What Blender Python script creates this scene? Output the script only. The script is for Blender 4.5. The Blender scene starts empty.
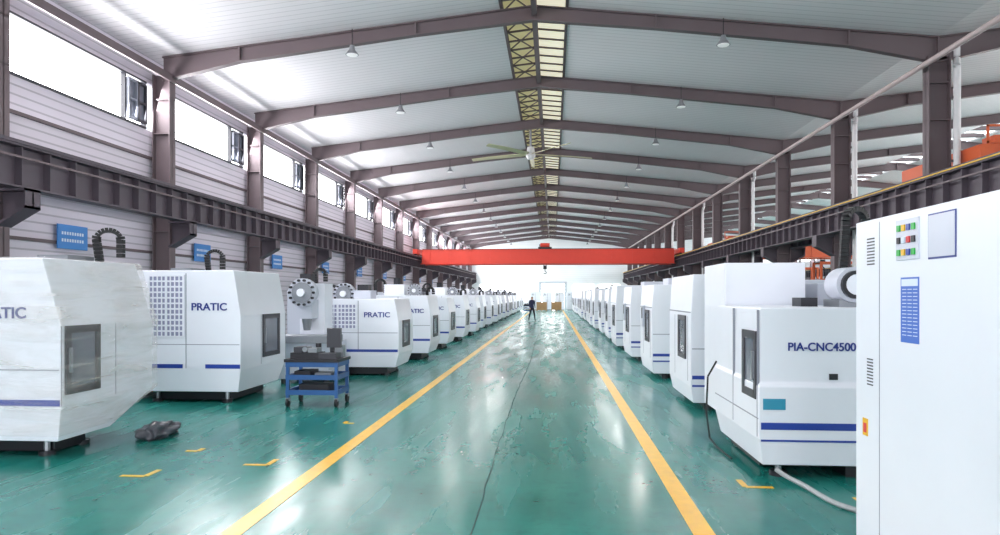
import bpy, bmesh, math, random
from mathutils import Vector, Matrix, noise
random.seed(4)
S=bpy.context.scene
try:
    S.view_settings.view_transform='Standard'
    S.view_settings.look='None'
    S.view_settings.exposure=0.08
    S.view_settings.gamma=1.0
except Exception as e: print(e)

def lin(c):
    r=[]
    for x in c:
        x=x/255.0
        r.append(x/12.92 if x<=0.04045 else ((x+0.055)/1.055)**2.4)
    return (r[0],r[1],r[2],1)

def mat(name,rgb,rough=0.5,metal=0.0,var=0.06,scale=3.0,bump=0.0,coat=0.0,emit=None,es=0.0,spec=0.5):
    m=bpy.data.materials.new(name); m.use_nodes=True
    nt=m.node_tree; b=nt.nodes['Principled BSDF']
    b.inputs['Roughness'].default_value=rough
    b.inputs['Metallic'].default_value=metal
    b.inputs['Specular IOR Level'].default_value=spec
    b.inputs['Coat Weight'].default_value=coat
    tc=nt.nodes.new('ShaderNodeTexCoord'); no=nt.nodes.new('ShaderNodeTexNoise')
    no.inputs['Scale'].default_value=scale; no.inputs['Detail'].default_value=4
    nt.links.new(tc.outputs['Object'],no.inputs['Vector'])
    mx=nt.nodes.new('ShaderNodeMix'); mx.data_type='RGBA'
    c=lin(rgb)
    mx.inputs[6].default_value=tuple(x*(1-var) for x in c[:3])+(1,)
    mx.inputs[7].default_value=tuple(min(1,x*(1+var)) for x in c[:3])+(1,)
    nt.links.new(no.outputs['Fac'],mx.inputs[0])
    nt.links.new(mx.outputs[2],b.inputs['Base Color'])
    if bump>0:
        bp=nt.nodes.new('ShaderNodeBump'); bp.inputs['Strength'].default_value=bump
        nt.links.new(no.outputs['Fac'],bp.inputs['Height']); nt.links.new(bp.outputs['Normal'],b.inputs['Normal'])
    if emit:
        b.inputs['Emission Color'].default_value=lin(emit); b.inputs['Emission Strength'].default_value=es
    return m

def stripes(name,rgb,axis,period,amt=0.18,rough=0.6,bump=0.4,line=0.15):
    m=mat(name,rgb,rough,var=0.05,scale=0.6); nt=m.node_tree; b=nt.nodes['Principled BSDF']
    tc=nt.nodes.new('ShaderNodeTexCoord'); sp=nt.nodes.new('ShaderNodeSeparateXYZ')
    nt.links.new(tc.outputs['Object'],sp.inputs[0])
    dv=nt.nodes.new('ShaderNodeMath'); dv.operation='DIVIDE'; dv.inputs[1].default_value=period
    nt.links.new(sp.outputs[axis],dv.inputs[0])
    fr=nt.nodes.new('ShaderNodeMath'); fr.operation='FRACT'; nt.links.new(dv.outputs[0],fr.inputs[0])
    lt=nt.nodes.new('ShaderNodeMath'); lt.operation='LESS_THAN'; lt.inputs[1].default_value=line
    nt.links.new(fr.outputs[0],lt.inputs[0])
    mu=nt.nodes.new('ShaderNodeMath'); mu.operation='MULTIPLY'; mu.inputs[1].default_value=amt
    nt.links.new(lt.outputs[0],mu.inputs[0])
    mx=nt.nodes.new('ShaderNodeMix'); mx.data_type='RGBA'
    old=b.inputs['Base Color'].links[0].from_socket
    nt.links.new(mu.outputs[0],mx.inputs[0]); nt.links.new(old,mx.inputs[6])
    mx.inputs[7].default_value=(0.02,0.02,0.03,1)
    nt.links.new(mx.outputs[2],b.inputs['Base Color'])
    bp=nt.nodes.new('ShaderNodeBump'); bp.inputs['Strength'].default_value=bump; bp.inputs['Distance'].default_value=0.03
    nt.links.new(lt.outputs[0],bp.inputs['Height']); nt.links.new(bp.outputs['Normal'],b.inputs['Normal'])
    return m

M={}
M['white']=mat('machine_white_paint',(228,231,240),0.32,var=0.03)
M['white2']=mat('machine_grey_white_paint',(192,196,208),0.4,var=0.03)
M['blue']=mat('stripe_blue_paint',(36,64,155),0.35)
M['navy']=mat('lettering_navy',(28,48,132),0.4)
M['dark']=mat('dark_metal',(40,40,46),0.45,metal=0.3)
M['black']=mat('black_rubber',(22,22,26),0.6)
M['glass']=mat('door_window_glass',(112,116,128),0.12,var=0.2,scale=2)
M['frame']=mat('window_frame_charcoal',(54,54,62),0.4)
M['seam']=mat('panel_seam_grey',(140,143,156),0.5)
M['vent']=mat('vent_opening_grey',(140,142,172),0.6)
M['steel']=mat('structural_steel_paint',(100,86,90),0.55,var=0.12,scale=1.2)
M['steeld']=mat('runway_steel_paint',(76,67,76),0.55,var=0.18,scale=1.2)
M['grey']=mat('machine_grey_metal',(140,144,150),0.35,metal=0.6)
M['red']=mat('crane_red_paint',(210,62,46),0.5)
M['orange']=mat('crane_orange_paint',(212,92,44),0.45)
M['yellow']=mat('safety_yellow',(230,180,40),0.5)
M['yline']=mat('floor_line_yellow',(240,182,34),0.3,var=0.2,scale=7)
M['pipe']=mat('white_pipe',(215,212,214),0.4)
M['rust']=mat('pinkish_pipe',(180,162,162),0.5)
M['cart']=mat('cart_blue_paint',(42,88,146),0.4,var=0.2)
M['teal']=mat('teal_label',(44,140,170),0.5)
M['sign']=mat('sign_blue',(60,132,205),0.5)
M['label']=mat('label_blue',(66,108,195),0.5)
M['signt']=mat('sign_white',(215,226,240),0.5)
M['fan']=mat('fan_blade_aluminium',(190,184,150),0.35,metal=0.2)
M['lamp']=mat('lamp_housing',(150,150,155),0.4,metal=0.4)
M['lampe']=mat('lamp_diffuser',(220,220,222),0.4,emit=(250,250,250),es=0.3)
M['green']=mat('button_green',(40,170,70),0.4)
M['redb']=mat('button_red',(210,40,40),0.4)
M['pocket']=mat('pocket_plastic',(205,208,222),0.25)
M['hose']=mat('grey_hose',(165,168,170),0.5)
M['wood']=mat('crate_wood',(170,135,95),0.7,var=0.2)
M['skin']=mat('skin',(190,140,115),0.5)
M['jacket']=mat('jacket_dark_blue',(40,48,80),0.8)
M['trouser']=mat('trousers_black',(30,32,40),0.8)
M['hair']=mat('hair_black',(20,18,18),0.6)
M['win']=mat('daylit_window_pane',(250,250,250),0.3,emit=(255,255,255),es=8.0)
M['door']=mat('door_paint',(190,196,205),0.5)
M['wallend']=stripes('end_wall_sheet',(238,239,242),2,0.25,0.08,bump=0.2)
M['roof']=stripes('roof_sheet_white',(224,219,223),1,0.25,0.24,bump=0.4,line=0.12)
M['wall']=stripes('wall_sheet_lavender',(215,207,218),2,0.2,0.34,bump=0.5,line=0.2)
M['wallr']=stripes('wall_sheet_grey',(205,204,208),2,0.22,0.2,bump=0.4)
M['skyl']=mat('ridge_skylight_amber',(190,182,140),0.5,var=0.3,scale=1.5,emit=(200,190,142),es=0.45)
M['skyl2']=mat('ridge_skylight_pale',(230,225,205),0.5,var=0.2,scale=1.5,emit=(230,224,200),es=0.8)
M['skyl3']=mat('ridge_skylight_bright',(245,250,250),0.5,emit=(240,248,250),es=2.0)
# clear, creased stretch film: mostly transparent with glossy milky creases
def wrap_film():
    m=mat('stretch_film',(226,220,216),0.12,var=0.06,scale=2); nt=m.node_tree; b=nt.nodes['Principled BSDF']
    tc=nt.nodes.new('ShaderNodeTexCoord')
    mp=nt.nodes.new('ShaderNodeMapping'); mp.inputs['Scale'].default_value=(0.5,0.5,3.2); mp.inputs['Rotation'].default_value=(0.3,0.2,0)
    no=nt.nodes.new('ShaderNodeTexNoise'); no.inputs['Scale'].default_value=2.0; no.inputs['Detail'].default_value=3; no.inputs['Distortion'].default_value=0.8
    nt.links.new(tc.outputs['Object'],mp.inputs[0]); nt.links.new(mp.outputs[0],no.inputs['Vector'])
    r=nt.nodes.new('ShaderNodeMapRange'); r.inputs[1].default_value=0.42; r.inputs[2].default_value=0.72; r.inputs[3].default_value=0.10; r.inputs[4].default_value=0.42
    nt.links.new(no.outputs['Fac'],r.inputs[0]); nt.links.new(r.outputs[0],b.inputs['Alpha'])
    bp=nt.nodes.new('ShaderNodeBump'); bp.inputs['Strength'].default_value=0.55; bp.inputs['Distance'].default_value=0.06
    nt.links.new(no.outputs['Fac'],bp.inputs['Height']); nt.links.new(bp.outputs['Normal'],b.inputs['Normal'])
    return m
M['wrap']=wrap_film()
M['film']=mat('dark_crumpled_sheet',(70,72,80),0.3,var=0.3,scale=8,bump=0.5)
def floor_mat():
    m=bpy.data.materials.new('green_epoxy_floor'); m.use_nodes=True; nt=m.node_tree; b=nt.nodes['Principled BSDF']
    tc=nt.nodes.new('ShaderNodeTexCoord')
    n1=nt.nodes.new('ShaderNodeTexNoise'); n1.inputs['Scale'].default_value=0.35; n1.inputs['Detail'].default_value=8; n1.inputs['Roughness'].default_value=0.65
    mp=nt.nodes.new('ShaderNodeMapping'); mp.inputs['Scale'].default_value=(2.2,0.3,1)
    n3=nt.nodes.new('ShaderNodeTexNoise'); n3.inputs['Scale'].default_value=1.2; n3.inputs['Detail'].default_value=8
    n4=nt.nodes.new('ShaderNodeTexNoise'); n4.inputs['Scale'].default_value=5.0; n4.inputs['Detail'].default_value=10; n4.inputs['Roughness'].default_value=0.7
    nt.links.new(tc.outputs['Object'],n1.inputs['Vector']); nt.links.new(tc.outputs['Object'],n4.inputs['Vector'])
    nt.links.new(tc.outputs['Object'],mp.inputs[0]); nt.links.new(mp.outputs[0],n3.inputs['Vector'])
    cr=nt.nodes.new('ShaderNodeValToRGB'); e=cr.color_ramp.elements
    e[0].position=0.3; e[0].color=lin((14,100,93)); e[1].position=0.7; e[1].color=lin((34,134,124))
    nt.links.new(n1.outputs['Fac'],cr.inputs[0])
    mx=nt.nodes.new('ShaderNodeMix'); mx.data_type='RGBA'; mx.inputs[7].default_value=lin((66,148,138))
    r3=nt.nodes.new('ShaderNodeMapRange'); r3.inputs[1].default_value=0.4; r3.inputs[2].default_value=0.8; r3.inputs[4].default_value=0.4
    nt.links.new(n3.outputs['Fac'],r3.inputs[0]); nt.links.new(r3.outputs[0],mx.inputs[0]); nt.links.new(cr.outputs[0],mx.inputs[6])
    mx2=nt.nodes.new('ShaderNodeMix'); mx2.data_type='RGBA'; mx2.inputs[7].default_value=lin((16,78,74))
    r4=nt.nodes.new('ShaderNodeMapRange'); r4.inputs[1].default_value=0.52; r4.inputs[2].default_value=0.8; r4.inputs[4].default_value=0.55
    nt.links.new(n4.outputs['Fac'],r4.inputs[0]); nt.links.new(r4.outputs[0],mx2.inputs[0]); nt.links.new(mx.outputs[2],mx2.inputs[6])
    nt.links.new(mx2.outputs[2],b.inputs['Base Color'])
    rr=nt.nodes.new('ShaderNodeMapRange'); rr.inputs[1].default_value=0.3; rr.inputs[2].default_value=0.7; rr.inputs[3].default_value=0.14; rr.inputs[4].default_value=0.34
    nt.links.new(n3.outputs['Fac'],rr.inputs[0]); nt.links.new(rr.outputs[0],b.inputs['Roughness'])
    b.inputs['Specular IOR Level'].default_value=0.42
    bp=nt.nodes.new('ShaderNodeBump'); bp.inputs['Strength'].default_value=0.03; bp.inputs['Distance'].default_value=0.02
    nt.links.new(n1.outputs['Fac'],bp.inputs['Height']); nt.links.new(bp.outputs['Normal'],b.inputs['Normal'])
    return m
M['floor']=floor_mat()
M['crack']=mat('floor_joint_dark',(10,66,62),0.6)

class MB:
    def __init__(s): s.v=[];s.f=[];s.m=[];s.mats=[]
    def mi(s,k):
        if k not in s.mats: s.mats.append(k)
        return s.mats.index(k)
    def add(s,vs,fs,k):
        o=len(s.v); s.v+= [tuple(v) for v in vs]; i=s.mi(k)
        for f in fs: s.f.append([a+o for a in f]); s.m.append(i)
    def box(s,x0,x1,y0,y1,z0,z1,k):
        s.add([(x0,y0,z0),(x1,y0,z0),(x1,y1,z0),(x0,y1,z0),(x0,y0,z1),(x1,y0,z1),(x1,y1,z1),(x0,y1,z1)],
              [(0,3,2,1),(4,5,6,7),(0,1,5,4),(1,2,6,5),(2,3,7,6),(3,0,4,7)],k)
    def loft(s,rs,k):
        vs=[]
        for (x0,x1,y0,y1,z) in rs: vs+=[(x0,y0,z),(x1,y0,z),(x1,y1,z),(x0,y1,z)]
        fs=[(3,2,1,0)]; n=len(rs)
        for i in range(n-1):
            for j in range(4):
                fs.append((i*4+j,i*4+(j+1)%4,(i+1)*4+(j+1)%4,(i+1)*4+j))
        fs.append(tuple((n-1)*4+j for j in range(4)))
        s.add(vs,fs,k)
    def prism_y(s,poly,y0,y1,k):
        n=len(poly)
        vs=[(x,y0,z) for x,z in poly]+[(x,y1,z) for x,z in poly]
        fs=[tuple(range(n)),tuple(reversed(range(n,2*n)))]
        for i in range(n): fs.append((i,(i+1)%n,n+(i+1)%n,n+i))
        s.add(vs,fs,k)
    def cyl(s,p0,p1,r,k,n=16,r2=None):
        p0=Vector(p0);p1=Vector(p1);d=(p1-p0).normalized()
        a=Vector((0,0,1)) if abs(d.z)<0.9 else Vector((1,0,0))
        u=d.cross(a).normalized(); w=d.cross(u)
        r2=r if r2 is None else r2
        vs=[p0+(u*math.cos(2*math.pi*i/n)+w*math.sin(2*math.pi*i/n))*r for i in range(n)]
        vs+=[p1+(u*math.cos(2*math.pi*i/n)+w*math.sin(2*math.pi*i/n))*r2 for i in range(n)]
        fs=[tuple(reversed(range(n))),tuple(range(n,2*n))]
        for i in range(n): fs.append((i,(i+1)%n,n+(i+1)%n,n+i))
        s.add(vs,fs,k)
    def tube(s,pts,r,k,n=8):
        for a,b in zip(pts[:-1],pts[1:]): s.cyl(a,b,r,k,n)
    def obox(s,p0,p1,w,h,k):
        p0=Vector(p0);p1=Vector(p1);d=(p1-p0).normalized()
        a=Vector((0,0,1)) if abs(d.z)<0.95 else Vector((0,1,0))
        u=d.cross(a).normalized()*w/2; q=u.cross(d).normalized()*h/2
        vs=[p+e for p in (p0,p1) for e in (u+q,-u+q,-u-q,u-q)]
        s.add(vs,[(0,1,2,3),(7,6,5,4),(0,4,5,1),(1,5,6,2),(2,6,7,3),(3,7,4,0)],k)
    def obj(s,name,loc=(0,0,0),parent=None,bevel=0.0,smooth=True):
        me=bpy.data.meshes.new(name); me.from_pydata(s.v,[],s.f)
        for k in s.mats: me.materials.append(M[k])
        for p,i in zip(me.polygons,s.m): p.material_index=i
        bm=bmesh.new(); bm.from_mesh(me); bmesh.ops.recalc_face_normals(bm,faces=bm.faces); bm.to_mesh(me); bm.free()
        if smooth and bevel==0:
            try: me.shade_smooth(); me.set_sharp_from_angle(angle=math.radians(35))
            except Exception as e: print('smooth',e)
        o=bpy.data.objects.new(name,me); S.collection.objects.link(o); o.location=loc
        if parent: o.parent=parent
        if bevel>0:
            b=o.modifiers.new('bevel','BEVEL'); b.width=bevel; b.segments=3; b.limit_method='ANGLE'; b.angle_limit=math.radians(10)
        return o

def text(body,name,loc,width,height,k,parent,rot=(math.pi/2,0,0),bold=0.012):
    cu=bpy.data.curves.new(name,'FONT'); cu.body=body; cu.align_x='CENTER'; cu.align_y='CENTER'; cu.size=1; cu.offset=bold*1.6; cu.extrude=0.004
    t=bpy.data.objects.new(name,cu); S.collection.objects.link(t)
    bpy.context.view_layer.update()
    dg=bpy.context.evaluated_depsgraph_get()
    me=bpy.data.meshes.new_from_object(t.evaluated_get(dg)); bpy.data.objects.remove(t)
    xs=[v.co.x for v in me.vertices]; ys=[v.co.y for v in me.vertices]
    w=max(xs)-min(xs); h=max(ys)-min(ys); cx=(max(xs)+min(xs))/2; cy=(max(ys)+min(ys))/2
    for v in me.vertices: v.co.x=(v.co.x-cx)*width/w; v.co.y=(v.co.y-cy)*height/h
    me.materials.clear(); me.materials.append(M[k])
    o=bpy.data.objects.new(name,me); S.collection.objects.link(o); o.location=loc; o.rotation_euler=rot
    if parent: o.parent=parent
    return o

def dup(o,loc,name=None):
    c=o.copy(); c.location=loc; S.collection.objects.link(c)
    if name: c.name=name
    for ch in list(o.children):
        d=ch.copy(); d.parent=c; S.collection.objects.link(d)
    return c

# ---------------------------------------------------------------- dimensions
BAY=6.0; Y0=0.12*BAY
XL,XM,XR2=-10.8,9.8,30.4
RX,RX2=-0.5,20.1
ZR,ZE=9.32,8.2
YB,YE=-11.0,92.0
frames=[Y0+n*BAY for n in range(-1,16)]

b=MB(); b.box(-11.4,31.2,YB,YE+0.2,-0.2,0,'floor'); floor=b.obj('floor',smooth=False)
b=MB()
b.box(-2.57,-2.40,YB+1,84,0.001,0.004,'yline'); b.obj('floor_line_yellow',smooth=False)
b=MB(); b.box(1.08,1.25,YB+1,84,0.001,0.004,'yline'); b.obj('floor_line_yellow',smooth=False)
b=MB(); pts=[]; y=-2.0
while y<80:
    pts.append((-0.66+random.uniform(-0.012,0.012)+0.03*math.sin(y*0.4),y)); y+=0.35
for (xa,ya),(xb,yb) in zip(pts[:-1],pts[1:]):
    w=random.uniform(0.004,0.008)
    b.add([(xa-w,ya,0.002),(xa+w,ya,0.002),(xb+w,yb,0.002),(xb-w,yb,0.002)],[(0,1,2,3)],'crack')
b.obj('floor_joint',smooth=False)
b=MB()
for (x,y,sx,sy) in [(-4.15,6.85,-1,1),(-3.1,7.4,-1,1),(-4.2,8.0,-1,1),(2.75,6.35,1,1),(-3.0,9.9,1,1),(1.85,6.9,1,1)]:
    l=0.14 if y>7.9 else 0.26
    b.box(min(x,x+l*sx),max(x,x+l*sx),y-0.03,y+0.03,0.001,0.004,'yline')
    b.box(x-0.03,x+0.03,min(y,y+l*sy),max(y,y+l*sy),0.001,0.0045,'yline')
b.obj('floor_corner_marks',smooth=False)

# ---------------------------------------------------------------- walls
b=MB()
b.box(-11.3,-11.15,YB,YE,0,6.4,'wall'); b.box(-11.3,-11.15,YB,YE,7.7,8.55,'wall')
for z in (3.0,5.6): b.box(-11.15,-11.08,YB,YE,z,z+0.07,'steel')
b.obj('wall_left',smooth=False)
b=MB()
b.box(31.0,31.15,YB,YE,0,1.0,'wallr'); b.box(31.0,31.15,YB,YE,3.6,6.0,'wallr'); b.box(31.0,31.15,YB,YE,7.6,8.55,'wallr')
for y in frames: b.box(31.0,31.15,y-0.5,y+0.5,1.0,3.6,'wallr'); b.box(31.0,31.15,y-0.5,y+0.5,6.0,7.6,'wallr')
b.obj('wall_right',smooth=False)
b=MB()
poly=[(-11.3,0),(31.15,0),(31.15,8.5),(RX2,9.6),(XM,8.45),(RX,9.6),(-11.3,8.5)]
b.prism_y(poly,YE,YE+0.15,'wallend'); b.obj('wall_back',smooth=False)
b=MB()
b.box(-11.3,-8,YB-0.15,YB,0,8.5,'wallend'); b.box(8,31.15,YB-0.15,YB,0,8.5,'wallend'); b.box(-8,8,YB-0.15,YB,6.5,8.5,'wallend')
b.obj('wall_front',smooth=False)
b=MB(); b.box(-1.8,1.8,YE-0.08,YE-0.01,0,3.6,'door'); b.box(-1.5,1.5,YE-0.1,YE-0.07,0.1,3.3,'win')
b.box(-0.04,0.04,YE-0.12,YE-0.08,0,3.4,'door'); b.obj('door_1',smooth=False)
for i,x in enumerate((-8.3,-5,4,7.3)):
    b=MB(); b.box(x-1.3,x+1.3,YE-0.06,YE-0.01,1.2,3.2,'win'); b.box(x-0.03,x+0.03,YE-0.09,YE-0.05,1.2,3.2,'door')
    b.obj('window_end_%d'%i,smooth=False)  # glowing panes added to brighten the far wall in place of haze

bw=MB()
ya,yb=0.32,BAY-0.32
bw.box(-11.28,-11.24,ya,yb,6.42,7.68,'win')
for z in (6.4,7.64): bw.box(-11.26,-11.1,ya,yb,z,z+0.05,'frame')
for y in (ya,yb-0.95,yb-0.06): bw.box(-11.26,-11.12,y,y+0.05,6.4,7.7,'frame')
for yy in (yb-0.9,yb-0.48):
    for (y1,y2,z1,z2) in ((yy,yy+0.4,6.5,6.56),(yy,yy+0.4,7.5,7.56),(yy,yy+0.05,6.5,7.56),(yy+0.35,yy+0.4,6.5,7.56),(yy,yy+0.4,7.0,7.05)):
        bw.box(-11.12,-11.04,y1,y2,z1,z2,'seam' if yy<yb-0.6 else 'frame')
bw.box(-11.13,-11.11,yb-0.9,yb-0.08,6.5,7.5,'glass')
w0=bw.obj('window_1',(0,frames[0],0),smooth=False)
for i,y in enumerate(frames[1:-1]): dup(w0,(0,y,0),'window_%d'%(i+2))
bw=MB()
bw.box(31.06,31.1,0.5,5.5,1.0,3.6,'win'); bw.box(31.06,31.1,0.5,5.5,6.0,7.6,'win')
for y in (0.5,2.15,3.8,5.44): bw.box(31.0,31.06,y,y+0.06,1.0,3.6,'frame')
bw.box(31.0,31.06,0.5,5.5,2.2,2.27,'frame')
w0=bw.obj('window_31',(0,frames[0],0),smooth=False)
for i,y in enumerate(frames[1:-1]): dup(w0,(0,y,0),'window_%d'%(i+32))

# ---------------------------------------------------------------- roof
def roof_z(x):
    if x<=XM: return ZR+0.27-abs(x-RX)*(ZR-ZE)/10.3
    return ZR+0.27-abs(x-RX2)*(ZR-ZE)/10.3
b=MB()
def sheet(xa,xb):
    za,zb=roof_z(xa),roof_z(xb)
    b.prism_y([(xa,za),(xb,zb),(xb,zb+0.08),(xa,za+0.08)],YB,YE,'roof')
sheet(-11.3,RX-0.85); sheet(RX+0.85,XM); sheet(XM,RX2-0.7); sheet(RX2+0.7,31.15)
b.obj('ceiling',smooth=False)
b=MB()
def sheet2(xa,xb,k):
    za,zb=roof_z(xa)+0.12,roof_z(xb)+0.12
    b.prism_y([(xa,za),(xb,zb),(xb,zb+0.03),(xa,za+0.03)],YB,YE,k)
sheet2(RX-0.9,RX,'skyl'); sheet2(RX,RX+0.9,'skyl2')
y=YB
z0=roof_z(RX)
while y<YE:
    for sx in (-1,1):
        b.obox((RX,y,z0+0.05),(RX+0.88*sx,y,roof_z(RX+0.88)+0.05),0.04,0.05,'steel')
    y+=0.75
y=YB
while y<YE-1.5:
    b.obox((RX-0.85,y,z0-0.03),(RX-0.1,y+1.5,z0),0.03,0.03,'steel'); b.obox((RX-0.1,y,z0),(RX-0.85,y+1.5,z0-0.03),0.03,0.03,'steel')
    y+=1.5
for dx in (-0.87,0.87): b.box(RX+dx-0.04,RX+dx+0.04,YB,YE,z0-0.12,z0+0.02,'steel')
b.box(RX-0.07,RX+0.07,YB,YE,z0-0.3,z0+0.05,'steel')
b.obj('ridge_skylight',smooth=False)
b=MB(); sheet2(RX2-0.75,RX2,'skyl3'); sheet2(RX2,RX2+0.75,'skyl3')
y=YB
while y<YE: b.box(RX2-0.7,RX2+0.7,y,y+0.25,z0-0.08,z0+0.1,'steel'); y+=1.5
b.obj('ridge_skylight',smooth=False)

# ---------------------------------------------------------------- portal frames
def isec_col(b,x,z1,w=0.5,fl=0.3,k='steel'):
    b.box(x-w/2,x-w/2+0.03,-fl/2,fl/2,0,z1,k); b.box(x+w/2-0.03,x+w/2,-fl/2,fl/2,0,z1,k)
    b.box(x-w/2,x+w/2,-0.012,0.012,0,z1,k)
    for z in (3.6,4.8,6.3,z1-0.7): b.box(x-w/2,x+w/2,-fl/2+0.02,fl/2-0.02,z,z+0.025,k)
    b.box(x-w/2-0.1,x+w/2+0.1,-fl/2-0.1,fl/2+0.1,0,0.04,k)
def rafter(b,pts,k='steel',fl=0.2):
    for (xa,za,da),(xb,zb,db) in zip(pts[:-1],pts[1:]):
        b.prism_y([(xa,za-da),(xb,zb-db),(xb,zb),(xa,za)],-0.012,0.012,k)
        b.prism_y([(xa,za-0.03),(xb,zb-0.03),(xb,zb),(xa,za)],-fl/2,fl/2,k)
        b.prism_y([(xa,za-da),(xb,zb-db),(xb,zb-db+0.03),(xa,za-da+0.03)],-fl/2,fl/2,k)
        b.prism_y([(xb-0.02,zb-db),(xb+0.02,zb-db),(xb+0.02,zb),(xb-0.02,zb)],-fl/2,fl/2,k)
b=MB()
isec_col(b,XL,7.95); isec_col(b,XM,7.95,w=0.55); isec_col(b,XR2,7.95)
rz=lambda x: roof_z(x)-0.02
for (x0,xr,x1) in ((XL,RX,XM),(XM,RX2,XR2)):
    rafter(b,[(x0+0.0,rz(x0+0.01),0.66),(x0+2.2,rz(x0+2.2),0.42),(xr-3.2,rz(xr-3.2),0.36),(xr,rz(xr),0.40),(xr+3.2,rz(xr+3.2),0.36),(x1-2.2,rz(x1-2.2),0.42),(x1-0.0,rz(x1-0.01),0.66)])
for (xc,s) in ((XL,1),(XM,-1),(XM,1),(XR2,-1)):
    xa=xc+s*0.24; xb=xc+s*0.85
    b.prism_y([(xa,3.2),(xb,3.55),(xb,3.88),(xa,3.88)],-0.02,0.02,'steeld')
    b.prism_y([(xa,3.83),(xb,3.83),(xb,3.88),(xa,3.88)],-0.2,0.2,'steeld')
    b.prism_y([(xa,3.16),(xb,3.5),(xb,3.55),(xa,3.21)],-0.2,0.2,'steeld')
    b.prism_y([(xb-0.03,3.5),(xb,3.5),(xb,3.88),(xb-0.03,3.88)],-0.2,0.2,'steeld')
f0=b.obj('steel_portal_frame',(0,frames[0],0),smooth=False)
for y in frames[1:]: dup(f0,(0,y,0))

def runway(x,s):
    b=MB(); y0,y1=YB+0.3,YE-0.3
    b.box(x-0.2,x+0.2,y0,y1,4.66,4.7,'steeld'); b.box(x-0.17,x+0.17,y0,y1,3.885,3.92,'steeld'); b.box(x-0.012,x+0.012,y0,y1,3.9,4.68,'steeld')
    y=y0
    while y<y1:
        b.box(x-0.16,x+0.16,y,y+0.03,3.92,4.66,'steeld'); y+=0.75
    b.box(x-0.04,x+0.04,y0,y1,4.7,4.82,'steeld')
    b.box(x+s*0.24-0.02,x+s*0.24+0.02,y0,y1,4.42,4.46,'steel')
    b.box(x+s*0.21-0.02,x+s*0.21+0.02,y0,y1,4.70,4.725,'yellow' if x>0 else 'steeld')
    b.obj('crane_runway_beam',smooth=False)
runway(-10.2,1); runway(9.22,-1); runway(10.42,1); runway(29.8,-1)

b=MB()
b.box(-10.56,-10.5,YB+0.1,YE-0.3,7.75,7.95,'steel'); b.obj('eave_strut_beam',smooth=False)
b=MB(); b.cyl((9.28,YB+0.1,7.62),(9.28,YE-0.3,7.62),0.07,'rust',12); b.obj('roof_drain_pipe')
b=MB()
b.tube([(10.28,0,8.2),(10.28,0,7.9),(10.13,-0.3,7.6),(10.13,-0.3,4.9)],0.085,'pipe',12)
b.tube([(10.13,-0.3,4.9),(10.12,-0.3,4.6),(10.12,-0.3,0.1)],0.06,'pipe',12)
for z in (2,5.2,6.8): b.box(9.98,10.22,-0.3,-0.24,z,z+0.06,'steel')
d0=b.obj('downpipe',(0,frames[4],0))
for n in (3,5,7,9,11): dup(d0,(0,frames[n],0))

# lamps
b=MB()
b.cyl((0,0,0),(0,0,0.55),0.012,'dark',6); b.cyl((0,0,-0.04),(0,0,0.1),0.09,'lamp',16,0.06); b.cyl((0,0,-0.15),(0,0,-0.04),0.18,'lamp',20,0.1)
b.cyl((0,0,-0.16),(0,0,-0.15),0.15,'lampe',20)
l0=None
for y in frames[2:]:
    for x in (-5.4,4.4):
        loc=(x,y-0.2,roof_z(x)-0.58)
        if l0 is None: l0=b.obj('high_bay_lamp',loc)
        else: dup(l0,loc)

def fan(y,ang,z=8.2,R=2.9,dx=-0.5):
    b=MB()
    b.cyl((0,0,0.1),(0,0,roof_z(RX+dx)-z-0.02),0.05,'lamp',10)
    b.cyl((0,0,-0.1),(0,0,0.3),0.22,'pipe',20,0.15); b.cyl((0,0,-0.25),(0,0,-0.1),0.13,'pipe',20,0.22)
    for i in range(5):
        a=ang+i*2*math.pi/5; c,s=math.cos(a),math.sin(a)
        vs=[]
        for r,w,dz in ((0.2,0.08,0.0),(0.5,0.12,-0.01),(R*0.7,0.11,-0.03),(R,0.08,-0.06)):
            for q,t in ((-w,-0.03),(w,0.04),(w,0.015),(-w,-0.055)):
                vs.append((c*r-s*q,s*r+c*q,dz+t))
        fs=[(0,1,2,3),(15,14,13,12)]
        for k in range(3):
            for j in range(4): fs.append((k*4+j,k*4+(j+1)%4,k*4+4+(j+1)%4,k*4+4+j))
        b.add(vs,fs,'fan')
    b.obj('ceiling_fan',(RX+dx,y,z))
fan(31.5,0.3)

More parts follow.
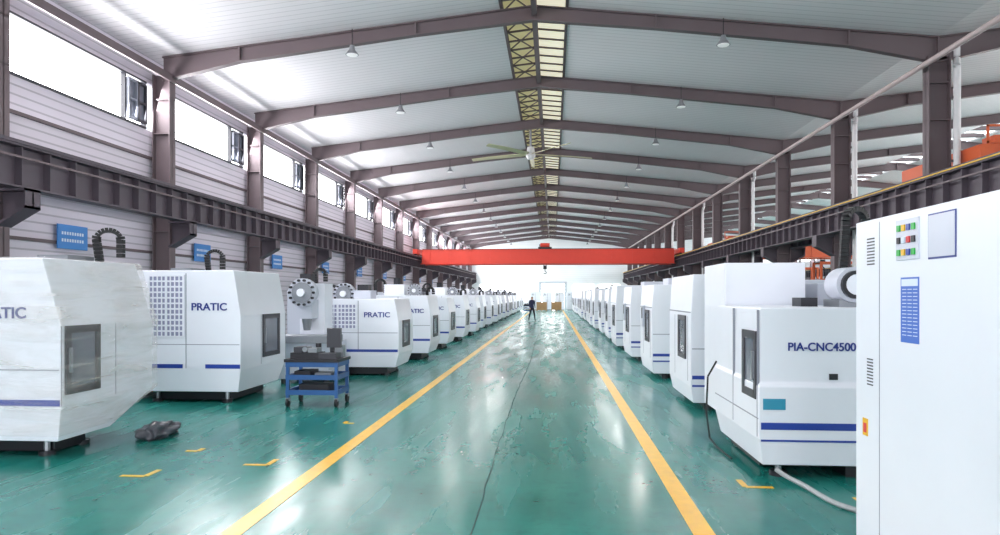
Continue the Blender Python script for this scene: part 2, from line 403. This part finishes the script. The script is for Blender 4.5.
def crane(name,xa,xb,y,k,hoist,rail=True,dz=0.0):
    b=MB()
    for dy in (-0.9,0.9):
        b.box(xa+0.4,xb-0.4,y+dy-0.22,y+dy+0.22,4.2+dz,5.2+dz,k)
        b.box(xa+0.3,xb-0.3,y+dy-0.28,y+dy+0.28,5.2+dz,5.24+dz,k); b.box(xa+0.3,xb-0.3,y+dy-0.28,y+dy+0.28,4.16+dz,4.2+dz,k)
        x=xa+1
        while x<xb-1: b.box(x,x+0.03,y+dy-0.25,y+dy+0.25,4.2+dz,5.2+dz,k); x+=1.5
        b.box(xa+0.4,xb-0.4,y+dy-0.04,y+dy+0.04,5.24+dz,5.3+dz,'dark')
    for x in (xa,xb):
        b.box(x-0.15,x+0.18,y-1.9,y+1.9,4.9,5.24+dz,k)
        for dy in (-1.5,1.5): b.cyl((x-0.08,y+dy,4.99),(x+0.08,y+dy,4.99),0.16,'dark',16)
    if rail:
        b.box(xa+0.5,xb-0.5,y-1.75,y-1.2,4.9+dz,4.94+dz,k)
        x=xa+0.1
        while x<xb-0.5: b.box(x,x+0.05,y-1.75,y-1.71,4.94+dz,5.75+dz,k); x+=1.2
        for z in (5.3,5.7): b.box(xa+0.1,xb-0.6,y-1.75,y-1.71,z+dz,z+0.05+dz,k)
        b.box(xa+0.3,xa+1.3,y-1.7,y-1.2,4.95+dz,5.5+dz,k)
    b.box(hoist-0.5,hoist+0.5,y-0.9,y+0.9,5.3+dz,5.42+dz,'dark'); b.cyl((hoist-0.35,y-0.3,5.58+dz),(hoist+0.35,y-0.3,5.58+dz),0.17,k,16); b.box(hoist-0.45,hoist-0.1,y+0.2,y+0.6,5.42+dz,5.7+dz,'grey')
    for dx in (-0.1,0.1): b.cyl((hoist+dx,y,4.05+dz),(hoist+dx,y,5.4+dz),0.015,'dark',6)
    b.box(hoist-0.13,hoist+0.13,y-0.1,y+0.1,3.8+dz,4.08+dz,'dark')
    b.tube([(hoist,y,3.8+dz),(hoist,y,3.65+dz),(hoist+0.12,y,3.55+dz),(hoist+0.05,y,3.45+dz),(hoist-0.1,y,3.5+dz)],0.03,'dark',8)
    return b.obj(name,smooth=False)
crane('bridge_crane',-10.2,9.22,53.0,'red',-0.6,rail=False)
crane('bridge_crane',10.42,29.8,19.6,'orange',22,dz=0.25)
crane('bridge_crane',10.42,29.8,45.7,'orange',17)

# ---------------------------------------------------------------- CNC machines
def chain(b,x,y,z,r,h,k='black',w=0.09,t=0.06):
    pts=[(x-r,y,z)]
    for i in range(0,11):
        a=math.pi-math.pi*i/10; pts.append((x+r*math.cos(a),y+r*0.6*math.cos(a),z+h+r*math.sin(a)))
    pts.append((x+r,y+r*0.6,z+h*0.2))
    for p,q in zip(pts[:-1],pts[1:]):
        p=Vector(p);q=Vector(q);n=max(1,int((q-p).length/0.05))
        for i in range(n): b.obox(p.lerp(q,(i+0.06)/n),p.lerp(q,(i+0.94)/n),w,t,k)

def magazine(b,x,y,z,r,face=-1):
    b.cyl((x,y,z),(x,y+0.16,z),r,'white2',28); b.cyl((x,y-0.03,z),(x,y,z),r*0.72,'grey',24); b.cyl((x,y-0.1,z),(x,y-0.03,z),r*0.28,'white',20)
    for i in range(14):
        a=2*math.pi*i/14; cx,cz=x+math.cos(a)*r*0.86,z+math.sin(a)*r*0.86
        b.cyl((cx,y-0.07,cz),(cx,y,cz),r*0.09,'dark',8)

def gridpanel(b,xa,xb,z0,z1,nx,nz,y=0.0,bg='vent'):
    b.box(xa,xb,y-0.006,y+0.002,z0,z1,bg)
    t=(xb-xa)/nx*0.15
    for i in range(nx+1):
        x=xa+(xb-xa)*i/nx; tt=t*(1.8 if i in (0,nx,nx//2) else 1); b.box(x-tt,x+tt,y-0.014,y-0.005,z0-t,z1+t,'white')
    t2=(z1-z0)/nz*0.15
    for i in range(nz+1):
        z=z0+(z1-z0)*i/nz; b.box(xa-t,xb+t,y-0.0145,y-0.005,z-t2,z+t2,'white')

def side_window(b,s,ya,yb,z0,z1,x=0.0):
    o=lambda d: -s*d
    def bx(d0,d1,y0,y1,za,zb,k): b.box(min(x+o(d0),x+o(d1)),max(x+o(d0),x+o(d1)),y0,y1,za,zb,k)
    f=0.06
    bx(-0.002,0.008,ya,yb,z0,z1,'glass')
    bx(0,0.025,ya-f,ya+f*0.4,z0-f,z1+f,'frame'); bx(0,0.025,yb-f*0.4,yb+f,z0-f,z1+f,'frame')
    bx(0,0.025,ya,yb,z0-f,z0+f*0.4,'frame'); bx(0,0.025,ya,yb,z1-f*0.4,z1+f,'frame')
    bx(0.02,0.05,ya-0.02,ya+0.015,(z0+z1)/2-0.14,(z0+z1)/2+0.14,'grey')

def feet(b,s,W,L,h=0.22,back=0.95):
    for xi in (0.35,W-0.3):
        for y in (0.25,L-back):
            b.cyl((s*xi,y,0),(s*xi,y,0.05),0.09,'dark',12); b.cyl((s*xi,y,0.05),(s*xi,y,h),0.035,'grey',8)

def tall_machine(name,loc,s,bodymat='white',W=1.9,L=2.1,H=2.27,win=(0.3,0.95),chx=0.7,taper=0.75,lean=0.2,tx=0.55,full=False,wrapped=False):
    def R(xa,xb): return (min(s*xa,s*xb),max(s*xa,s*xb))
    b=MB()
    x0,x1=R(0.05,W-0.1); a0,a1=R(0,W); t0,t1=R(lean,W)
    b.loft([(x0,x1,0.02,L-taper,0.2),(a0,a1,0.0,L,0.58),(a0,a1,0.0,L,1.5),(t0,t1,0.0,L-0.04,H)],bodymat)
    e0,e1=R(W+0.01,W+1.3); b.box(e0,e1,0.35,L-0.2,0.12,0.85,'white2')
    e0,e1=R(W+0.5,W+1.1); b.box(e0,e1,0.6,L-0.5,0.85,2.1,'white2')
    e0,e1=R(0.3,W-0.3); b.box(e0,e1,0.3,L-taper-0.1,0.02,0.19,'dark')
    o=b.obj(name,loc,bevel=0.012)
    if wrapped:
        g=0.055
        f=MB(); q0,q1=R(0.05-g,W-0.1+g); w0_,w1_=R(-g,W+g*0.1); u0,u1=R(lean-g,W+g*0.1)
        f.loft([(q0,q1,-0.03,L-taper+g,0.26),(w0_,w1_,-g*0.8,L+g,0.6),(w0_,w1_,-g*0.6,L+g*0.8,1.05),(w0_,w1_,-g*0.8,L+g,1.51),(u0,u1,-g*0.6,L-0.04+g,H+0.012)],'wrap')
        f.obj('stretch_wrap',parent=o,bevel=0.03)
    d=MB()
    feet(d,s,W,L,back=max(0.5,taper+0.1))
    lo,hi=R(1.0,1.62); gridpanel(d,lo,hi,1.14,2.18,8,11)
    lo,hi=R(1.02,W-0.02); d.box(lo,hi,-0.005,0.01,0.6,0.67,'blue')
    lo,hi=R(0.01,1.02 if full else 0.62); d.box(lo,hi,-0.005,0.01,0.6,0.67,'blue')
    lo,hi=R(0.955,0.967); d.box(lo,hi,-0.004,0.01,0.6,2.22,'seam')
    lo,hi=R(0.02,W-0.02); d.box(lo,hi,-0.003,0.01,1.0,1.012,'seam')
    side_window(d,s,win[0],win[1],0.78,1.44)
    for y in (win[0]-0.12,win[1]+0.38): d.box(min(0,-s*0.004),max(0,-s*0.004),y,y+0.012,0.6,1.5,'seam')
    chain(d,s*chx,L-0.5,H+0.01,0.12,0.3)
    d.box(min(s*(chx+.2),s*(chx+.6)),max(s*(chx+.2),s*(chx+.6)),L-1.0,L-0.5,H,H+0.08,'grey')
    d.obj('fittings',parent=o)
    text('PRATIC','lettering',(s*tx,-0.006,1.65),0.62,0.13,'navy',o)
    return o

M1=tall_machine('cnc_machining_center',(-5.5,7.45,0),-1,'white',W=2.3,L=1.8,win=(0.12,0.6),chx=0.3,taper=0.85,lean=0.22,tx=0.72,full=True,wrapped=True)
M2=tall_machine('cnc_machining_center',(-5.28,11.5,0),-1,'white',win=(0.95,1.6),chx=1.2,taper=0.25,lean=0.12,L=2.0)

def low_machine(name,loc,s,W=2.1,L=1.65,H=1.76,chx=1.6,disc=1.55,variant=0):
    def R(xa,xb): return (min(s*xa,s*xb),max(s*xa,s*xb))
    b=MB()
    x0,x1=R(0.08,W-0.1); a0,a1=R(0,W); t0,t1=R(0.1,W)
    b.loft([(x0,x1,0.02,L-0.25,0.2),(a0,a1,0.0,L,0.5),(a0,a1,0.0,L,1.25),(t0,t1,0.0,L-0.04,H)],'white')
    e0,e1=R(W+0.01,W+1.5); b.box(e0,e1,0.3,L+0.2,0.12,0.8,'white2')
    e0,e1=R(W+0.15,W+0.7); b.box(e0,e1,0.5,L,0.8,1.95,'white2')
    e0,e1=R(0.3,W-0.3); b.box(e0,e1,0.2,L-0.4,0.02,0.19,'dark')
    o=b.obj(name,loc,bevel=0.012)
    d=MB(); feet(d,s,W,L,back=0.5)
    lo,hi=R(0.98,1.85); gridpanel(d,lo,hi,1.08,H-0.12,10,6)
    lo,hi=R(0.02,W-0.02); d.box(lo,hi,-0.005,0.01,0.55,0.61,'blue')
    d.box(lo,hi,-0.003,0.01,0.98,0.995,'seam')
    lo,hi=R(0.93,0.945); d.box(lo,hi,-0.004,0.01,0.6,H-0.04,'seam')
    side_window(d,s,0.45,1.1,0.7,1.2)
    if variant==0:
        magazine(d,s*disc,L*0.55,H+0.12,0.26)
        lo,hi=R(disc-0.7,disc-0.3); d.box(lo,hi,L*0.45,L*0.8,H-0.05,H+0.2,'white2')
        lo,hi=R(disc-0.62,disc-0.36); d.box(lo,hi,L*0.5,L*0.7,H+0.2,H+0.34,'dark')
        chain(d,s*chx*1.2,L*0.7,H,0.1,0.22)
    else:
        lo,hi=R(0.9,1.5); d.box(lo,hi,L*0.4,L*0.9,H-0.02,H+0.32,'white'); d.cyl((s*1.2,L*0.65,H+0.32),(s*1.2,L*0.65,H+0.52),0.11,'dark',16)
        lo,hi=R(0.4,0.7); d.box(lo,hi,L*0.5,L*0.8,H-0.02,H+0.1,'grey')
        magazine(d,s*0.62,L*0.45,H+0.14,0.2)
        chain(d,s*1.7,L*0.6,H,0.13,0.34); chain(d,s*0.25,L*0.8,H,0.09,0.14)
    d.obj('fittings',parent=o)
    text('PRATIC','lettering',(s*0.5,-0.006,1.4),0.6,0.12,'navy',o)
    return o
m=low_machine('cnc_machining_center',(-3.5,15.7,0),-1)
m2=low_machine('cnc_machining_center',(-3.45,15.7+3.9,0),-1,H=1.84,variant=1)
for i in range(2,17): dup(m if i%2==0 else m2,(-3.45+0.05*math.sin(i*2.1),15.7+3.9*i,0))
b=MB()
b.box(-0.5,0.6,-0.1,1.1,0.1,0.85,'white2'); b.box(-0.6,0.7,-0.2,0.5,0.85,1.0,'grey'); b.box(-0.25,0.3,0.5,1.05,0.85,2.1,'white')
b.box(-0.16,0.16,0.1,0.5,1.35,1.75,'white2'); b.cyl((0,0.25,1.1),(0,0.25,1.35),0.07,'grey',16,0.11); b.box(-0.12,0.12,0.15,0.4,2.1,2.3,'dark')
for x in (-0.4,0.5):
    for y in (0,0.9): b.cyl((x,y,0),(x,y,0.1),0.07,'dark',10)
magazine(b,-0.02,0.0,1.9,0.3)
chain(b,0.1,0.8,2.1,0.1,0.22)
b.obj('milling_machine',(-5.22,14.3,0),bevel=0.0)

def right_machine(name,loc,L=2.05,W=1.5,H=2.18,variant=0):
    b=MB()
    b.loft([(0.04,W,0.02,L-0.12,0.12),(0,W,0.0,L,0.38),(0,W,0.0,L,1.5),(0.04,W,0.0,L-0.03,H)],'white')
    b.box(W+0.01,W+1.3,0.3,L-0.1,0.1,1.1,'white2'); b.box(W+0.2,W+0.8,0.5,L-0.3,1.1,2.1,'white2')
    b.box(0.25,W-0.1,0.2,L-0.3,0.01,0.11,'dark')
    o=b.obj(name,loc,bevel=0.012)
    d=MB()
    for x in (0.3,W-0.2):
        for y in (0.15,L-0.25): d.cyl((x,y,0),(x,y,0.14),0.07,'dark',10)
    d.box(0.02,W-0.02,-0.005,0.01,0.5,0.56,'blue'); d.box(0.02,W-0.02,-0.005,0.01,0.38,0.41,'blue')
    d.box(0.02,W-0.02,-0.003,0.01,0.98,0.995,'seam'); d.box(W*0.55,W*0.55+0.014,-0.003,0.01,0.6,H-0.05,'seam')
    side_window(d,1,0.45,1.0,0.85,1.45)
    for y in (0.25,1.45): d.box(-0.004,0,y,y+0.014,0.45,1.5,'seam')
    d.box(-0.004,0,0.02,L-0.02,1.56,1.58,'seam')
    d.box(W*0.6,W*0.9,-0.006,0.01,1.7,1.92,'pocket')
    chain(d,W*0.7,L*0.7,H,0.1,0.1)
    if variant: d.box(0.5,1.2,0.9,1.7,H-0.01,H+0.16,'white2'); d.box(-0.06,0,1.15,1.4,1.1,1.6,'white2'); d.box(-0.065,-0.06,1.18,1.37,1.3,1.55,'frame')
    d.obj('fittings',parent=o)
    return o
rm=right_machine('cnc_machining_center',(2.2,11.4,0))
rm2=right_machine('cnc_machining_center',(2.17,15.6,0),H=2.08,variant=1)
for i in range(2,17): dup(rm if i%3==0 else rm2,(2.17+0.05*math.sin(i*1.7),11.4+4.2*i,0))

b=MB(); L=1.9; W=1.75; H=1.72
b.loft([(0.04,W,0.02,L-0.12,0.14),(0,W,0.0,L,0.4),(0,W,0.0,L,0.93),(0.02,W,0.05,L,0.97),(0.03,W,0.05,L,H)],'white')
b.box(0.12,1.12,L+0.01,L+1.2,0.3,2.26,'white')
b.box(W+0.01,W+1.5,0.4,L+1.0,0.15,1.2,'white2'); b.box(1.3,2.0,L+0.1,L+0.9,1.2,2.0,'white2')
o=b.obj('cnc_machining_center',(2.06,7.2,0),bevel=0.012)
d=MB()
for x in (0.25,W-0.2):
    for y in (0.2,L-0.3): d.cyl((x,y,0),(x,y,0.05),0.09,'dark',12); d.cyl((x,y,0.05),(x,y,0.2),0.035,'grey',8)
d.box(0.9,1.3,0.15,0.5,0.0,0.13,'dark'); d.box(0.15,1.5,0.5,1.7,0.02,0.13,'dark')
d.box(0.02,W-0.02,-0.005,0.01,0.5,0.57,'blue'); d.box(0.02,W-0.02,-0.004,0.01,0.38,0.4,'blue')
d.box(0.04,0.26,-0.006,0.01,0.7,0.81,'teal')
side_window(d,1,0.15,0.55,0.85,1.42,x=0.015)
for y in (0.05,1.0): d.box(-0.004,0.02,y,y+0.012,0.42,1.7,'seam')
d.box(-0.004,0.02,0.02,L-0.02,0.6,0.612,'seam')
d.box(0.7,0.78,0.03,0.052,1.0,1.06,'dark')
d.box(1.0,1.3,0.55,1.0,1.72,1.8,'grey')
d.cyl((1.14,0.5,1.96),(1.14,0.85,1.96),0.19,'white2',24); d.cyl((1.14,0.45,1.96),(1.14,0.5,1.96),0.15,'dark',20); d.cyl((1.14,0.44,1.96),(1.14,0.455,1.96),0.11,'white',20)
d.box(0.72,0.9,0.9,1.2,1.72,1.82,'dark')
chain(d,1.52,1.4,2.1,0.15,0.62); d.box(1.35,1.72,0.9,1.6,1.72,2.1,'white2')
d.obj('fittings',parent=o)
text('PIA-CNC4500','lettering',(0.63,0.044,1.33),0.66,0.085,'navy',o,bold=0.012)
b=MB()
b.tube([(2.1,9.2,1.0),(1.99,9.2,0.8),(1.96,9.15,0.35),(1.97,9.0,0.05),(1.97,8.6,0.02),(1.99,8.0,0.02)],0.012,'black',8); b.obj('power_cable')
b=MB(); P=[]
for i in range(17):
    t=i/16; P.append((2.2+0.42*t+0.05*math.sin(t*6),7.12-0.95*t+0.08*math.sin(t*5),0.025+ (0.10*(1-t)**6)))
b.tube(P,0.024,'hose',8); b.obj('flexible_hose')

# near electrical cabinet
b=MB()
b.box(0,1.3,0,2.62,0.08,2.325,'white'); b.box(0.05,1.25,0.05,2.55,0.0,0.08,'dark')
o=b.obj('electrical_cabinet',(2.0,2.18,0),bevel=0.008)
d=MB(); F=lambda Y:Y-2.18
def face(ya,yb,z0,z1,k,t=0.004): d.box(-t,0.001,F(ya),F(yb),z0,z1,k)
face(3.99,4.24,2.05,2.28,'pocket',0.008)
cols=['green','redb','yellow','dark','blue','signt']
for i in range(4):
    for j in range(3):
        yy=4.22-0.055*i; zz=2.25-0.07*j
        k=cols[(i*2+j*3)%6]
        d.box(-0.016,-0.008,F(yy-0.034),F(yy),zz-0.035,zz,k)
face(3.64,3.90,2.04,2.28,'navy',0.003); face(3.648,3.892,2.05,2.272,'pocket',0.006)
face(3.995,4.195,1.58,1.95,'label',0.003)
face(4.005,4.185,1.90,1.94,'signt',0.0045)
for i in range(14):
    for j in range(3):
        face(4.01+j*0.06,4.055+j*0.06,1.88-i*0.02,1.884-i*0.02,'signt',0.0045)
for i in range(9): face(4.53,4.63,2.04+i*0.02,2.048+i*0.02,'frame',0.003)
for i in range(9): face(4.55,4.63,1.28+i*0.02,1.288+i*0.02,'frame',0.003)
face(4.46,4.466,0.1,2.3,'seam',0.002); face(3.19,3.2,0.1,2.3,'frame',0.003)
face(4.62,4.69,0.95,1.06,'yellow',0.004); face(4.635,4.675,0.97,1.03,'redb',0.006)
face(3.205,3.25,0.85,1.38,'grey',0.015); face(3.215,3.24,0.9,1.33,'dark',0.03)
d.obj('fittings',parent=o)

# blue cart
b=MB()
w,dp,h=0.82,0.6,0.74
for x in (0,w):
    for y in (0,dp):
        b.box(x-0.025,x+0.025,y-0.025,y+0.025,0.14,h,'cart'); b.cyl((x-0.02,y,0.07),(x+0.02,y,0.07),0.07,'black',16); b.box(x-0.035,x+0.035,y-0.03,y+0.03,0.1,0.15,'grey')
for z in (0.2,0.45,h-0.08):
    b.box(-0.03,w+0.03,-0.03,0.0,z,z+0.08,'cart'); b.box(-0.03,w+0.03,dp,dp+0.03,z,z+0.08,'cart'); b.box(-0.03,0,0,dp,z,z+0.08,'cart'); b.box(w,w+0.03,0,dp,z,z+0.08,'cart')
    b.box(0,w,0,dp,z,z+0.015,'cart')
b.box(-0.05,w+0.05,-0.05,dp+0.05,h,h+0.05,'dark')
b.box(0.02,0.5,0.05,0.4,h+0.05,h+0.15,'dark'); b.box(0.06,0.2,0.1,0.35,h+0.15,h+0.24,'frame'); b.box(0.3,0.45,0.1,0.35,h+0.15,h+0.22,'grey')
b.cyl((0.25,0.1,h+0.2),(0.25,0.35,h+0.2),0.045,'grey',14); b.box(0.5,0.8,0.05,0.3,h+0.05,h+0.14,'frame')
b.box(0.6,0.66,0.35,0.41,h+0.05,h+0.55,'dark'); b.box(0.56,0.8,0.3,0.36,h+0.22,h+0.55,'frame'); b.box(0.66,0.8,0.42,0.56,h+0.05,h+0.25,'grey')
b.cyl((0.35,0.5,h+0.05),(0.35,0.5,h+0.28),0.05,'dark',12); b.cyl((0.15,0.5,h+0.05),(0.15,0.5,h+0.2),0.06,'grey',12)
b.box(0.08,0.35,0.08,0.5,0.465,0.58,'dark'); b.box(0.42,0.7,0.1,0.45,0.465,0.55,'grey'); b.box(0.15,0.65,0.1,0.45,0.215,0.36,'dark')
cart=b.obj('tool_cart',(-4.38,11.3,0))
dup(cart,(-3.0,72.0,0))

bm=bmesh.new(); bmesh.ops.create_icosphere(bm,subdivisions=4,radius=1)
for v in bm.verts:
    n=noise.noise(v.co*2.0)*0.5+noise.noise(v.co*5)*0.15
    v.co=v.co*(1+n); v.co.x*=0.2; v.co.y*=0.3; v.co.z*=0.12; v.co.z=max(v.co.z,-0.08)
me=bpy.data.meshes.new('crumpled_sheet'); bm.to_mesh(me); bm.free(); me.materials.append(M['film'])
for p in me.polygons: p.use_smooth=True
cp=bpy.data.objects.new('crumpled_sheet',me); S.collection.objects.link(cp); cp.location=(-5.12,8.75,0.081)

b=MB(); b.box(-11.06,-11.03,0,1.0,2.9,3.45,'sign')
for z in (3.22,3.06):
    for i in range(9):
        b.box(-11.03,-11.025,0.12+i*0.085,0.17+i*0.085,z,z+0.07,'signt')
s0=b.obj('wall_sign',(0,14.85,0),smooth=False)
for i in range(1,11): dup(s0,(0,14.85+6*i,0))

# neighbouring hall contents
for (x,y) in ((13.5,22),(13.5,29),(13.5,36),(14,44),(22,26),(22,38),(14,54),(14,64)): dup(rm,(x,y,0))
b=MB()
for x in (0,2.4):
    for y in (0,0.9): b.box(x-0.05,x+0.05,y-0.05,y+0.05,0,3.4,'orange')
for z in (0.5,1.5,2.5,3.3): b.box(-0.05,2.45,-0.03,0.03,z,z+0.1,'orange'); b.box(-0.05,2.45,0.87,0.93,z,z+0.1,'orange'); b.box(0,2.4,0,0.9,z+0.08,z+0.1,'grey')
for (x,z,k) in ((0.3,0.62,'grey'),(1.3,0.62,'cart'),(0.5,1.62,'white2'),(1.6,1.62,'grey'),(0.8,2.62,'cart')): b.box(x,x+0.7,0.15,0.75,z,z+0.45,k)
r=b.obj('storage_rack',(12.2,26.2,0),smooth=False)
for y in (33.5,40.5,48): dup(r,(12.4,y,0))

b=MB(); b.box(0,1.2,0,0.8,0.05,2.2,'white'); b.box(0.05,1.15,0.05,0.75,0,0.05,'dark'); b.box(0.59,0.61,-0.005,0.01,0.1,2.15,'frame')
for x in (0.5,0.66): b.box(x,x+0.03,-0.03,0.0,1.0,1.25,'grey')
for i in range(5): b.box(0.15,0.45,-0.004,0.005,1.8+i*0.05,1.82+i*0.05,'frame')
c=b.obj('storage_cabinet',(0.2,86,0),bevel=0.01)
for x in (-2.8,-1.3,1.7): dup(c,(x,87.0,0))
# slatted shipping crates near the end wall
b=MB()
b.box(0.03,1.17,0.03,0.97,0.12,1.0,'wood')
for x in (0.0,0.4,0.8,1.12): b.box(x,x+0.08,0,1.0,0.1,1.04,'wood')
for z in (0.1,0.5,0.94): b.box(0,1.2,-0.02,0.0,z,z+0.1,'wood')
for x in (0,0.55,1.08): b.box(x,x+0.12,0,1.0,0,0.1,'wood')
cr=b.obj('shipping_crate',(-1.9,80.5,0),smooth=False)
dup(cr,(-0.2,82.5,0))

# ---------------------------------------------------------------- the walking man
def person(name,loc,rotz):
    root=bpy.data.objects.new(name,None); S.collection.objects.link(root); root.location=loc; root.rotation_euler=(0,0,rotz)
    def skin(nm,verts,edges,radii,matfn,sub=2,rootv=0):
        me=bpy.data.meshes.new(nm+'_sk'); me.from_pydata(verts,edges,[])
        o=bpy.data.objects.new(nm+'_sk',me); S.collection.objects.link(o)
        md=o.modifiers.new('s','SKIN')
        for i,r in enumerate(radii):
            sv=me.skin_vertices[0].data[i]; sv.radius=r if isinstance(r,tuple) else (r,r); sv.use_root=(i==rootv)
        md2=o.modifiers.new('ss','SUBSURF'); md2.levels=sub; md2.render_levels=sub
        bpy.context.view_layer.update(); dg=bpy.context.evaluated_depsgraph_get()
        m2=bpy.data.meshes.new_from_object(o.evaluated_get(dg)); bpy.data.objects.remove(o)
        names=[]; idx=[]
        for p in m2.polygons:
            k=matfn(p.center)
            if k not in names: names.append(k)
            idx.append(names.index(k)); p.use_smooth=True
        m2.materials.clear()
        for k in names: m2.materials.append(M[k])
        for p,i in zip(m2.polygons,idx): p.material_index=i
        q=bpy.data.objects.new(nm,m2); S.collection.objects.link(q); q.parent=root
    V=[(0,0,0.95),(0,0.01,1.12),(0,0.0,1.32),(0,0,1.45),(0,-0.01,1.53),
       (0.09,0,0.90),(0.11,-0.17,0.50),(0.11,-0.27,0.09),(0.12,-0.41,0.04),
       (-0.09,0,0.90),(-0.11,0.10,0.50),(-0.11,0.32,0.12),(-0.12,0.24,0.04),
       (0.18,0,1.42),(0.25,0.08,1.15),(0.25,-0.0,0.90),
       (-0.18,0,1.42),(-0.25,-0.06,1.15),(-0.24,-0.2,0.95)]
    E=[(0,1),(1,2),(2,3),(3,4),(0,5),(5,6),(6,7),(7,8),(0,9),(9,10),(10,11),(11,12),(3,13),(13,14),(14,15),(3,16),(16,17),(17,18)]
    Rr=[(0.15,0.11),(0.14,0.10),(0.16,0.11),(0.11,0.08),0.055,0.095,0.065,0.045,0.04,0.095,0.065,0.045,0.04,0.065,0.048,0.032,0.065,0.048,0.032]
    def f(c):
        if c.z>1.5: return 'skin'
        if abs(c.x)>0.17 or c.z>0.93: return 'jacket'
        if c.z<0.09: return 'black'
        return 'trouser'
    skin('body',V,E,Rr,f)
    for hx,hy,hz,s,nm in ((0.25,-0.0,0.90,-1,'hand_1'),(-0.24,-0.2,0.95,1,'hand_2')):
        vs=[(hx,hy,hz+0.02),(hx,hy-0.005,hz-0.05)]; es=[(0,1)]; rs=[(0.025,0.02),(0.022,0.036)]
        for i,(dy,l) in enumerate(((-0.03,0.075),(-0.01,0.085),(0.01,0.08),(0.03,0.062))):
            n=len(vs); vs+=[(hx,hy+dy,hz-0.085),(hx+s*0.012,hy+dy,hz-0.085-l*0.5),(hx+s*0.035,hy+dy,hz-0.085-l*0.9)]; es+=[(1,n),(n,n+1),(n+1,n+2)]; rs+=[0.009,0.0085,0.007]
        n=len(vs); vs+=[(hx+s*0.02,hy-0.04,hz-0.04),(hx+s*0.03,hy-0.055,hz-0.08)]; es+=[(1,n),(n,n+1)]; rs+=[0.011,0.009]
        skin(nm,vs,es,rs,lambda c:'skin',sub=1)
    bm=bmesh.new(); bmesh.ops.create_uvsphere(bm,u_segments=24,v_segments=18,radius=1)
    for v in bm.verts:
        c=v.co
        k=1.0-0.28*max(0,-c.z)**1.5
        if c.y<-0.75 and -0.35<c.z<0.1 and abs(c.x)<0.2: c.y-=0.18
        c.x*=0.078*k; c.y*=0.098*k; c.z*=0.118
    me=bpy.data.meshes.new('head')
    bm.to_mesh(me); bm.free()
    for k in ('skin','hair','trouser'): me.materials.append(M[k])
    for p in me.polygons:
        p.use_smooth=True; c=p.center
        p.material_index=1 if (c.z>0.055 or (c.y>0.0 and c.z>-0.035 )) else 0
        if c.y<-0.07 and 0.0<c.z<0.015 and 0.02<abs(c.x)<0.045: p.material_index=2
        if c.y<-0.06 and -0.066<c.z<-0.05 and abs(c.x)<0.03: p.material_index=2
    h=bpy.data.objects.new('head',me); S.collection.objects.link(h); h.parent=root; h.location=(0,-0.015,1.615)
    e=MB()
    for sx in (-1,1): e.cyl((sx*0.074,0,1.61),(sx*0.09,0.006,1.61),0.026,'skin',10,0.02)
    e.obj('ears',parent=root)
    return root
person('walking_man',(-1.49,49.7,0),0.45)

# ---------------------------------------------------------------- light
W=bpy.data.worlds.new('overcast_sky'); S.world=W; W.use_nodes=True
bg=W.node_tree.nodes['Background']; bg.inputs[0].default_value=(0.88,0.93,1,1); bg.inputs[1].default_value=2.0
def area(name,loc,rot,sx,sy,p,col=(1,1,1)):
    l=bpy.data.lights.new(name,'AREA'); l.shape='RECTANGLE'; l.size=sx; l.size_y=sy; l.energy=p; l.color=col
    o=bpy.data.objects.new(name,l); S.collection.objects.link(o); o.location=loc; o.rotation_euler=rot; return o
area('doorway_daylight',(0,YB+0.1,3.3),(math.pi/2,0,0),15,6,1550,(0.97,0.97,1))  # unseen fill light added behind the camera to brighten near-facing surfaces
for i in range(6):
    y=2+15*i
    k=1.0 if i<4 else 1.5
    area('window_daylight_%d'%i,(-11.0,y+6,7.05),(0,math.radians(-75),0),1.1,14,880*k,(0.97,0.97,1))
    area('window_daylight_r%d'%i,(30.8,y+6,6.8),(0,math.radians(75),0),1.3,14,1050,(0.97,0.97,1))
for y in frames[1::2]:
    for x in (-5.4,4.4):
        l=bpy.data.lights.new('lamp_light','AREA'); l.shape='DISK'; l.size=0.3; l.energy=130 if y<60 else 260; l.color=(1,0.98,0.96)
        o=bpy.data.objects.new('lamp_light',l); S.collection.objects.link(o); o.location=(x,y-0.2,roof_z(x)-0.76)

cd=bpy.data.cameras.new('camera'); cam=bpy.data.objects.new('camera',cd); S.collection.objects.link(cam)
cam.location=(0,0,1.85); cam.rotation_euler=(math.pi/2,0,math.radians(4.33))
cd.sensor_width=36; cd.lens=25.2; cd.shift_y=0.0275; cd.clip_end=300
S.camera=cam
